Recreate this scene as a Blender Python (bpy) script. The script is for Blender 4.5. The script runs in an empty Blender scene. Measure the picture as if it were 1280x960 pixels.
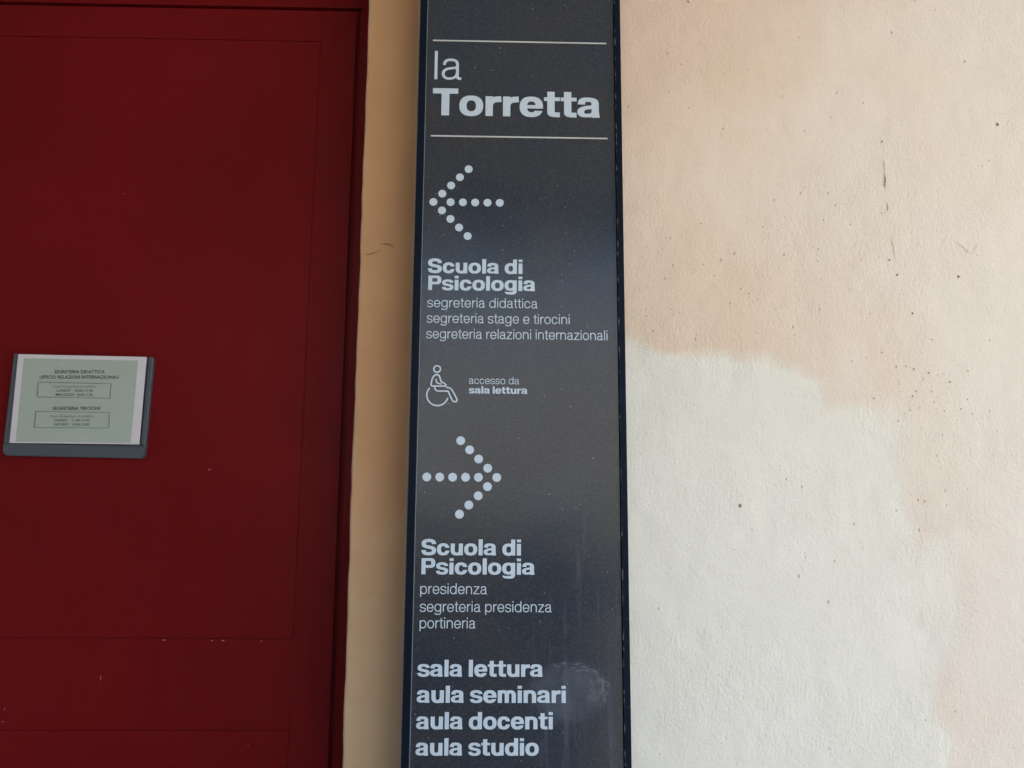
import bpy, bmesh, math, random
import numpy as np
from mathutils import Vector, Matrix

C = bpy.context.scene.collection
scene = bpy.context.scene
R = math.radians

# ------------------------------------------------------------------ camera
YAW, PITCH, ROLL = R(1.2012), R(8.6938), R(0.3653)
fwd = Vector((math.sin(YAW)*math.cos(PITCH), math.cos(YAW)*math.cos(PITCH), math.sin(PITCH)))
rt = Vector((math.cos(YAW), -math.sin(YAW), 0))
up = rt.cross(fwd)
rt, up = rt*math.cos(ROLL)+up*math.sin(ROLL), up*math.cos(ROLL)-rt*math.sin(ROLL)
cd = bpy.data.cameras.new('camera')
cam = bpy.data.objects.new('camera', cd); C.objects.link(cam)
M = Matrix.Identity(4)
for i in range(3):
    M[i][0], M[i][1], M[i][2] = rt[i], up[i], -fwd[i]
M.translation = Vector((-0.0356, -1.2117, 1.6))
cam.matrix_world = M
cd.sensor_fit = 'HORIZONTAL'; cd.sensor_width = 36.0; cd.lens = 36.0*1000/1280
cd.clip_start = 0.02; cd.clip_end = 500
scene.camera = cam

# ------------------------------------------------------------------ sky, sun, exposure
SUN_EL, SUN_AZ = R(50), R(75)          # azimuth clockwise from +y (into the wall)
w = bpy.data.worlds.new('World'); scene.world = w; w.use_nodes = True
nt = w.node_tree; nt.nodes.clear()
sky = nt.nodes.new('ShaderNodeTexSky'); sky.sky_type = 'NISHITA'; sky.sun_disc = False
sky.sun_elevation = SUN_EL; sky.sun_rotation = SUN_AZ
bg = nt.nodes.new('ShaderNodeBackground'); bg.inputs[1].default_value = 0.12
wo = nt.nodes.new('ShaderNodeOutputWorld')
nt.links.new(sky.outputs[0], bg.inputs[0]); nt.links.new(bg.outputs[0], wo.inputs[0])
sd = bpy.data.lights.new('sun', 'SUN'); sd.energy = 3.5; sd.angle = R(0.5); sd.color = (1, 0.95, 0.87)
sun = bpy.data.objects.new('sun', sd); C.objects.link(sun)
to_sun = Vector((math.sin(SUN_AZ)*math.cos(SUN_EL), math.cos(SUN_AZ)*math.cos(SUN_EL), math.sin(SUN_EL)))
sun.rotation_euler = to_sun.to_track_quat('Z', 'Y').to_euler()
scene.view_settings.view_transform = 'Standard'; scene.view_settings.look = 'None'
scene.view_settings.gamma = 1; scene.view_settings.exposure = 2.68

# ------------------------------------------------------------------ node helpers
class NT:
    def __init__(s, name):
        s.m = bpy.data.materials.new(name); s.m.use_nodes = True
        s.t = s.m.node_tree; s.t.nodes.clear()
        s.out = s.n('ShaderNodeOutputMaterial'); s.b = s.n('ShaderNodeBsdfPrincipled')
        s.l(s.b.outputs[0], s.out.inputs[0])
    def n(s, t, **k):
        o = s.t.nodes.new(t)
        for a, v in k.items(): setattr(o, a, v)
        return o
    def l(s, a, b): s.t.links.new(a, b)
    def put(s, sock, v):
        if isinstance(v, bpy.types.NodeSocket): s.l(v, sock)
        elif isinstance(v, (tuple, list)) and len(v) == 3 and sock.type == 'RGBA': sock.default_value = (*v, 1)
        else: sock.default_value = v
    def math(s, op, a, b=0.0, c=0.0, clamp=False):
        o = s.n('ShaderNodeMath', operation=op); o.use_clamp = clamp
        for i, v in enumerate((a, b, c)): s.put(o.inputs[i], v)
        return o.outputs[0]
    def mix(s, f, a, b, mode='MIX'):
        o = s.n('ShaderNodeMix', data_type='RGBA', blend_type=mode)
        s.put(o.inputs[0], f); s.put(o.inputs[6], a); s.put(o.inputs[7], b)
        return o.outputs[2]
    def ramp(s, v, a, b, lo=0.0, hi=1.0):
        o = s.n('ShaderNodeMapRange'); o.interpolation_type = 'SMOOTHSTEP'
        for i, k in enumerate((v, a, b, lo, hi)): s.put(o.inputs[i], k)
        return o.outputs[0]
    def coord(s, scale=(1, 1, 1), loc=(0, 0, 0)):
        t = s.n('ShaderNodeTexCoord'); m = s.n('ShaderNodeMapping')
        m.inputs['Scale'].default_value = scale; m.inputs['Location'].default_value = loc
        s.l(t.outputs['Object'], m.inputs[0]); return m.outputs[0]
    def noise(s, scale, detail=3, rough=0.5, co=None, dist=0.0):
        o = s.n('ShaderNodeTexNoise'); o.inputs['Scale'].default_value = scale
        o.inputs['Detail'].default_value = detail; o.inputs['Roughness'].default_value = rough
        o.inputs['Distortion'].default_value = dist
        s.l(co if co is not None else s.coord(), o.inputs['Vector']); return o.outputs[0]
    def voro(s, scale, co=None, feature='F1', rnd=1.0):
        o = s.n('ShaderNodeTexVoronoi', feature=feature); o.inputs['Scale'].default_value = scale
        o.inputs['Randomness'].default_value = rnd
        s.l(co if co is not None else s.coord(), o.inputs['Vector']); return o
    def bump(s, h, strength, dist, normal=None):
        o = s.n('ShaderNodeBump'); o.inputs['Strength'].default_value = strength
        o.inputs['Distance'].default_value = dist; s.l(h, o.inputs['Height'])
        if normal is not None: s.l(normal, o.inputs['Normal'])
        return o.outputs[0]
    def attr(s, name):
        return s.n('ShaderNodeAttribute', attribute_name=name)
    def set(s, **k):
        for a, v in k.items(): s.put(s.b.inputs[a.replace('_', ' ')], v)
        return s.m

def xyz(N):
    t = N.n('ShaderNodeTexCoord'); sp = N.n('ShaderNodeSeparateXYZ')
    N.l(t.outputs['Object'], sp.inputs[0]); return sp.outputs

# ------------------------------------------------------------------ materials
def mat_plaster():
    N = NT('painted_plaster'); X, Y, Z = xyz(N)
    fuzz = N.math('SUBTRACT', N.noise(16, 5, 0.62), 0.5)
    fine = N.math('SUBTRACT', N.noise(120, 3, 0.6), 0.5)
    d = N.math('ADD', N.attr('patch_distance').outputs['Fac'], N.math('MULTIPLY', fuzz, 0.04))
    d = N.math('ADD', d, N.math('MULTIPLY', fine, 0.010))
    soft = N.ramp(cl2 := N.noise(7.0, 4, 0.6), 0.35, 0.65, 0.006, 0.022)
    soft = N.math('MULTIPLY', soft, N.ramp(X, 0.25, 0.65, 1.0, 1.5))
    patch = N.ramp(d, N.math('MULTIPLY', soft, -1.0), soft, 1.0, 0.0)
    patch = N.math('MULTIPLY', patch, N.ramp(N.math('ADD', X, N.math('MULTIPLY', fuzz, 0.25)), 0.40, 0.75, 1.0, 0.74))
    # the peach coat: warmer and cooler worn clouds, pale towards the right
    cloud = N.noise(2.6, 3, 0.55)
    peach = N.mix(N.ramp(cloud, 0.35, 0.68), PEACH_A, PEACH_B)
    fade = N.math('ADD', X, N.math('MULTIPLY', N.math('SUBTRACT', cloud, 0.5), 0.7))
    peach = N.mix(N.ramp(fade, 0.25, 0.80), peach, PEACH_PALE)
    pink = N.math('MULTIPLY', N.ramp(N.math('ADD', N.math('SUBTRACT', Z, N.math('MULTIPLY', X, 0.7)), N.math('MULTIPLY', fuzz, 0.3)), 1.95, 2.3), 0.65)
    peach = N.mix(pink, peach, PINK)
    # deeper ochre on the narrow pier beside the door, partly shade painted in
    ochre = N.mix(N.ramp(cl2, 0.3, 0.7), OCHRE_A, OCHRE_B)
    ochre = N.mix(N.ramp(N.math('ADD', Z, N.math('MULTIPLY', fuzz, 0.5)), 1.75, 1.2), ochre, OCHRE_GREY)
    white = N.mix(N.ramp(cl2, 0.3, 0.75), WHITE_A, WHITE_B)
    col = N.mix(patch, peach, white)
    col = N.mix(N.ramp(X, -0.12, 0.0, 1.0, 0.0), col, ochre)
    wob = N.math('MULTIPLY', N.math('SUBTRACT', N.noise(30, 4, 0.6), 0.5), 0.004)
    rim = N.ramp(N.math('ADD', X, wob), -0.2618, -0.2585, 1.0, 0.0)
    col = N.mix(N.math('MULTIPLY', rim, 0.55), col, (0.52, 0.38, 0.29))                 # light caught on the arris, painted as a paler line
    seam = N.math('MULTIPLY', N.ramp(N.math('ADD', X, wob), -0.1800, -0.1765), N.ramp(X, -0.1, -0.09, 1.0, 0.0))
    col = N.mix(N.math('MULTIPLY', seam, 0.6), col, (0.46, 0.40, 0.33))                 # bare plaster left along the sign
    # fine mottling of the roller coat
    co = N.coord((1, 1, 0.75))
    grain = N.noise(420, 2, 0.6, co); grain2 = N.noise(200, 3, 0.6, co)
    col = N.mix(N.math('MULTIPLY', N.ramp(grain2, 0.55, 0.78), 0.10), col, (0.30, 0.22, 0.16))
    # pin holes, clustered
    dens = N.ramp(N.noise(5.5, 2, 0.5), 0.43, 0.68)
    vco = N.coord((1, 1, 0.62))
    v = N.voro(85, vco); vh = N.n('ShaderNodeSeparateColor'); N.l(v.outputs['Color'], vh.inputs[0])
    pick = N.math('GREATER_THAN', N.math('MULTIPLY', dens, 0.22), vh.outputs[0])
    size = N.math('MULTIPLY_ADD', N.math('POWER', vh.outputs[1], 3.0), 0.15, 0.055)
    hole = N.ramp(N.math('SUBTRACT', v.outputs['Distance'], size), -0.04, 0.02, 1.0, 0.0)
    right = N.ramp(X, 0.0, 0.1)
    hole = N.math('MULTIPLY', N.math('MULTIPLY', hole, pick), right)
    col = N.mix(N.math('MULTIPLY', hole, 0.5), col, (0.24, 0.16, 0.11))
    # relief: lumpy trowel work, grain, holes
    lump = N.noise(38, 4, 0.6, co)
    h = N.math('MULTIPLY', lump, 0.0022)
    h = N.math('ADD', h, N.math('MULTIPLY', grain2, 0.0021))
    h = N.math('ADD', h, N.math('MULTIPLY', grain, 0.0013))
    h = N.math('ADD', h, N.math('MULTIPLY', N.noise(9, 3, 0.5), 0.004))
    rough_side = N.ramp(X, -0.15, 0.1, 0.6, 1.0)
    h = N.math('MULTIPLY', h, N.math('MULTIPLY', rough_side, N.ramp(N.noise(4.2, 3, 0.6), 0.35, 0.65, 0.55, 1.15)))
    h = N.math('ADD', h, N.math('MULTIPLY', N.ramp(d, -0.010, 0.004, 0.0, 1.0), 0.0005))
    h = N.math('SUBTRACT', h, N.math('MULTIPLY', hole, 0.0016))
    nb = N.bump(h, 0.52, 1.0)
    return N.set(Base_Color=col, Roughness=0.88, Normal=nb, Specular_IOR_Level=0.25)

PEACH_A = (0.630, 0.510, 0.400); PEACH_B = (0.660, 0.572, 0.485); PEACH_PALE = (0.645, 0.588, 0.515)
PINK = (0.610, 0.460, 0.375)
OCHRE_A = (0.535, 0.318, 0.165); OCHRE_B = (0.505, 0.288, 0.150); OCHRE_GREY = (0.515, 0.378, 0.232)
WHITE_A = (0.652, 0.638, 0.562); WHITE_B = (0.672, 0.655, 0.590)

def mat_red(name, base):
    N = NT(name)
    n = N.noise(3.5, 4, 0.55); n2 = N.noise(40, 3, 0.6, N.coord((1, 1, 0.15)))
    col = N.mix(N.ramp(n, 0.3, 0.7), tuple(c*0.94 for c in base), tuple(c*1.10 for c in base))
    col = N.mix(N.math('MULTIPLY', N.ramp(n2, 0.5, 0.8), 0.18), col, (base[0]*0.7, base[1]*1.1, base[2]*1.3))
    scr = N.noise(55, 2, 0.5, N.coord((0.25, 1, 6)))
    col = N.mix(N.math('MULTIPLY', N.ramp(scr, 0.70, 0.78), 0.12), col, (0.25, 0.10, 0.09))
    h = N.math('ADD', N.math('MULTIPLY', N.noise(160, 2, 0.5, N.coord((1, 1, 0.3))), 0.00025), N.math('MULTIPLY', N.noise(6, 2), 0.002))
    return N.set(Base_Color=col, Roughness=N.ramp(n2, 0.3, 0.8, 0.40, 0.55), Normal=N.bump(h, 0.35, 1.0), Specular_IOR_Level=0.10)

def mat_panel():
    N = NT('smoked_panel'); X, Y, Z = xyz(N)
    weave = N.noise(420, 2, 0.6); cloud = N.noise(5, 3, 0.6)
    col = N.mix(N.ramp(cloud, 0.3, 0.7), PANEL_A, PANEL_B)
    col = N.mix(N.math('MULTIPLY', N.ramp(weave, 0.45, 0.72), 0.5), col, (0.066, 0.066, 0.070))
    spk = N.voro(150); sc = N.n('ShaderNodeSeparateColor'); N.l(spk.outputs['Color'], sc.inputs[0])
    dust = N.math('MULTIPLY', N.math('LESS_THAN', sc.outputs[0], 0.05), N.ramp(spk.outputs['Distance'], 0.10, 0.16, 1, 0))
    col = N.mix(N.math('MULTIPLY', dust, 0.5), col, (0.35, 0.36, 0.40))
    # rubbed smear low on the right
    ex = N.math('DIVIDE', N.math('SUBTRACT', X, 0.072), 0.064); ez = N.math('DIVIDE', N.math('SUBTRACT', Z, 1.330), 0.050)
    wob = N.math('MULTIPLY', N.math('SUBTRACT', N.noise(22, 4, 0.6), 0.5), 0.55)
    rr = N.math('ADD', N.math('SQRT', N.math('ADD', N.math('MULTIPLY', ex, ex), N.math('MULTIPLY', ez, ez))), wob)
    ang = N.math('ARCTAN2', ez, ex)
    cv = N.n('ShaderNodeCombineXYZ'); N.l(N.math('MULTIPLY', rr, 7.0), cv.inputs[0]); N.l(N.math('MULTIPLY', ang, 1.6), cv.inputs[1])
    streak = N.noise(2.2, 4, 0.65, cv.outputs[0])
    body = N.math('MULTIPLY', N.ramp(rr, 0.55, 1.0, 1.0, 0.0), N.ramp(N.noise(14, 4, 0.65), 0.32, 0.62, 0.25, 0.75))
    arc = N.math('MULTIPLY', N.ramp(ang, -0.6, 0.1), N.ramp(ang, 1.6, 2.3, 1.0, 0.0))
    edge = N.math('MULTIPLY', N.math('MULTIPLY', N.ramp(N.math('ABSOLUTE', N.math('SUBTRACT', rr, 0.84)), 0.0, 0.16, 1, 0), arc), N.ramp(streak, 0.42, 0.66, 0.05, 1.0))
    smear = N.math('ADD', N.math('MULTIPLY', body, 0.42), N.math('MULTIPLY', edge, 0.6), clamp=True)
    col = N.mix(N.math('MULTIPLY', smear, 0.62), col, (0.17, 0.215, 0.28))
    # faint vertical streaks on the lower right, reflections painted into the colour
    refl = N.noise(60, 4, 0.65, N.coord((1, 1, 0.07)))
    low = N.math('MULTIPLY', N.ramp(Z, 1.64, 1.52), N.ramp(X, -0.02, 0.06))
    st = N.math('MULTIPLY', N.ramp(refl, 0.52, 0.7), low)
    col = N.mix(N.math('MULTIPLY', st, 0.35), col, (0.095, 0.095, 0.14))
    rgh = N.math('ADD', N.ramp(cloud, 0.3, 0.7, 0.17, 0.25), N.math('MULTIPLY', smear, 0.3))
    nb = N.bump(N.math('ADD', N.math('MULTIPLY', N.noise(7, 2), 0.0016), N.math('MULTIPLY', weave, 0.00004)), 0.5, 1.0)
    return N.set(Base_Color=col, Roughness=rgh, Normal=nb, Specular_IOR_Level=0.42)
PANEL_A = (0.016, 0.026, 0.042); PANEL_B = (0.023, 0.027, 0.034)

def mat_navy():
    N = NT('navy_enamel'); X, Y, Z = xyz(N)
    n = N.noise(30, 3, 0.6)
    col = N.mix(n, (0.004, 0.008, 0.016), (0.006, 0.011, 0.021))
    # enamel worn off along the inner edge
    e = N.math('ABSOLUTE', N.math('SUBTRACT', N.math('ABSOLUTE', X), 0.1553))
    wear = N.math('MULTIPLY', N.ramp(e, 0.0004, 0.0013, 1, 0), N.ramp(N.noise(110, 3, 0.7, N.coord((1, 1, 0.5))), 0.53, 0.6))
    wear = N.math('MULTIPLY', wear, N.ramp(X, -0.01, 0.01))
    spots = N.math('MULTIPLY', N.ramp(N.noise(170, 2, 0.5), 0.70, 0.76), 0.5)
    wear = N.math('MAXIMUM', wear, N.math('MULTIPLY', spots, N.ramp(X, -0.01, 0.01)))
    col = N.mix(N.math('MULTIPLY', wear, 0.6), col, (0.20, 0.215, 0.235))
    return N.set(Base_Color=col, Roughness=0.42, Normal=N.bump(n, 0.15, 0.002), Specular_IOR_Level=0.05)

def mat_plain(name, col, rough=0.5, var=0.08, scale=60, spec=0.5, metal=0.0, bump=0.0):
    N = NT(name); n = N.noise(scale, 3, 0.6)
    c = N.mix(n, tuple(v*(1-var) for v in col), tuple(min(1, v*(1+var)) for v in col))
    k = dict(Base_Color=c, Roughness=rough, Specular_IOR_Level=spec, Metallic=metal)
    if bump: k['Normal'] = N.bump(n, bump, 0.002)
    return N.set(**k)

def mat_ground():
    N = NT('paving'); br = N.n('ShaderNodeTexBrick'); N.l(N.coord(), br.inputs['Vector'])
    br.inputs['Scale'].default_value = 1.6; br.inputs['Mortar Size'].default_value = 0.012
    br.inputs['Color1'].default_value = (0.36, 0.34, 0.30, 1); br.inputs['Color2'].default_value = (0.31, 0.30, 0.27, 1)
    br.inputs['Mortar'].default_value = (0.16, 0.15, 0.14, 1)
    n = N.noise(4, 5, 0.6)
    return N.set(Base_Color=N.mix(N.math('MULTIPLY', n, 0.5), br.outputs[0], (0.24, 0.22, 0.20)), Roughness=0.85)

MAT = dict(
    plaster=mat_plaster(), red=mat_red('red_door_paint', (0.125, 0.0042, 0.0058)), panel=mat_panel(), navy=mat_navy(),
    letter=mat_plain('white_vinyl', (0.455, 0.545, 0.635), 0.42, 0.05, 90),
    rule=mat_plain('grey_vinyl', (0.50, 0.51, 0.52), 0.45, 0.05, 90),
    seal=mat_plain('clear_panel_edge', (0.16, 0.17, 0.19), 0.25, 0.1, 60),
    steel=mat_plain('grey_holder_plastic', (0.060, 0.072, 0.092), 0.38, 0.08, 40),
    sheet=mat_plain('white_sheet', (0.56, 0.54, 0.575), 0.55, 0.02, 30),
    tint=mat_plain('pale_green_sheet', (0.330, 0.395, 0.350), 0.5, 0.04, 18),
    ink=mat_plain('dark_ink', (0.045, 0.075, 0.065), 0.6, 0.05, 60),
    inkthin=mat_plain('thin_ink', (0.13, 0.19, 0.165), 0.6, 0.05, 60),
    crack=mat_plain('crack_dirt', (0.20, 0.115, 0.06), 0.95, 0.15, 200),
    faint=mat_plain('faint_crack', (0.40, 0.29, 0.21), 0.95, 0.1, 200),
    pit=mat_plain('pit_dirt', (0.21, 0.14, 0.095), 0.95, 0.15, 200),
    chip=mat_plain('bare_primer', (0.42, 0.27, 0.25), 0.7, 0.1, 80),
    added_ceiling=mat_plain('added_ceiling_plaster', (0.50, 0.46, 0.40), 0.9, 0.05, 3),
    facade=mat_plain('facade_plaster', (0.62, 0.55, 0.46), 0.9, 0.06, 1), added_parapet=mat_plain('added_parapet_plaster', (0.30, 0.30, 0.33), 0.9, 0.08, 3),
    ground=mat_ground(), dark=mat_plain('dark_void', (0.01, 0.005, 0.005), 0.9),
)

# ------------------------------------------------------------------ object helpers
def link(name, me, mat=None, parent=None, loc=(0, 0, 0)):
    o = bpy.data.objects.new(name, me); C.objects.link(o); o.location = loc
    if mat is not None: me.materials.append(MAT[mat])
    if parent is not None:
        o.parent = parent
    return o
def empty(name, loc=(0, 0, 0)):
    o = bpy.data.objects.new(name, None); C.objects.link(o); o.location = loc; o.empty_display_size = 0.05
    return o
def tag(o, label, cat, group=None):
    o['label'] = label; o['category'] = cat
    if group: o['group'] = group
    o['kind'] = 'thing'
    return o
def struct(o): o['kind'] = 'structure'; return o

def bm_mesh(bm, smooth=False):
    me = bpy.data.meshes.new('mesh'); bm.normal_update(); bm.to_mesh(me); bm.free()
    if smooth:
        for p in me.polygons: p.use_smooth = True
    return me
def add_box(bm, x0, x1, y0, y1, z0, z1, bev=0.0, seg=2):
    r = bmesh.ops.create_cube(bm, size=1)
    vs = r['verts']
    for v in vs:
        v.co = Vector((x0+(v.co.x+.5)*(x1-x0), y0+(v.co.y+.5)*(y1-y0), z0+(v.co.z+.5)*(z1-z0)))
    if bev > 0:
        es = list({e for v in vs for e in v.link_edges})
        bmesh.ops.bevel(bm, geom=es, offset=bev, segments=seg, affect='EDGES', profile=0.6)
def boxes(name, L, mat, parent=None, bev=0.001):
    bm = bmesh.new()
    for b in L: add_box(bm, *b, bev)
    return link(name, bm_mesh(bm), mat, parent)
def prism(bm, pts, y0, y1):
    """closed x,z outline extruded from y0 (front) to y1"""
    a = [bm.verts.new((x, y0, z)) for x, z in pts]; b = [bm.verts.new((x, y1, z)) for x, z in pts]
    n = len(pts)
    f = bm.faces.new(a); g = bm.faces.new(b[::-1])
    for i in range(n): bm.faces.new((a[i], b[i], b[(i+1) % n], a[(i+1) % n]))
    bmesh.ops.recalc_face_normals(bm, faces=bm.faces[:])
def rounded(x0, x1, z0, z1, radii, n=6):
    """outline, radii for corners bl, br, tr, tl"""
    out = []
    for (cx, cz, sx, sz, a0), r in zip(((x0, z0, 1, 1, 180), (x1, z0, -1, 1, 270), (x1, z1, -1, -1, 0), (x0, z1, 1, -1, 90)), radii):
        for k in range(n+1):
            a = R(a0+90*k/n); out.append((cx+sx*r+r*math.cos(a), cz+sz*r+r*math.sin(a)))
    return out
def ribbon_path(bm, pts, width, y0, y1, closed=False):
    """stroke of constant width with mitred joints"""
    n = len(pts); P = [Vector((p[0], p[1])) for p in pts]; lo, hi = [], []
    for i in range(n):
        a = P[i-1] if (i > 0 or closed) else None; c = P[(i+1) % n] if (i < n-1 or closed) else None
        d1 = (P[i]-a).normalized() if a is not None else None; d2 = (c-P[i]).normalized() if c is not None else None
        d1 = d1 or d2; d2 = d2 or d1
        nn = Vector((-(d1.y+d2.y), d1.x+d2.x)).normalized(); k = width/2/max(0.5, nn.dot(Vector((-d2.y, d2.x))))
        lo.append(P[i]-nn*k); hi.append(P[i]+nn*k)
    F = [[bm.verts.new((p.x, y, p.y)) for p in side] for side in (lo, hi) for y in (y0, y1)]
    for i in range(n if closed else n-1):
        j = (i+1) % n
        for q, s in ((0, 2), (2, 3), (3, 1), (1, 0)): bm.faces.new((F[q][i], F[q][j], F[s][j], F[s][i]))
    if not closed:
        for i in (0, n-1): bm.faces.new((F[0][i], F[2][i], F[3][i], F[1][i]))
    bmesh.ops.recalc_face_normals(bm, faces=bm.faces[:])
def spline(pts, n=8, closed=False):
    P = [Vector(p) for p in pts]; out = []; m = len(P)
    for i in range(m if closed else m-1):
        p1, p2 = P[i], P[(i+1) % m]
        p0 = P[i-1] if (i > 0 or closed) else p1; p3 = P[(i+2) % m] if (i+2 < m or closed) else p2
        for k in range(n):
            t = k/n
            out.append(0.5*((2*p1)+(p2-p0)*t+(2*p0-5*p1+4*p2-p3)*t*t+(3*p1-p0-3*p2+p3)*t**3))
    if not closed: out.append(P[-1])
    return [(p[0], p[1]) for p in out]

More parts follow.
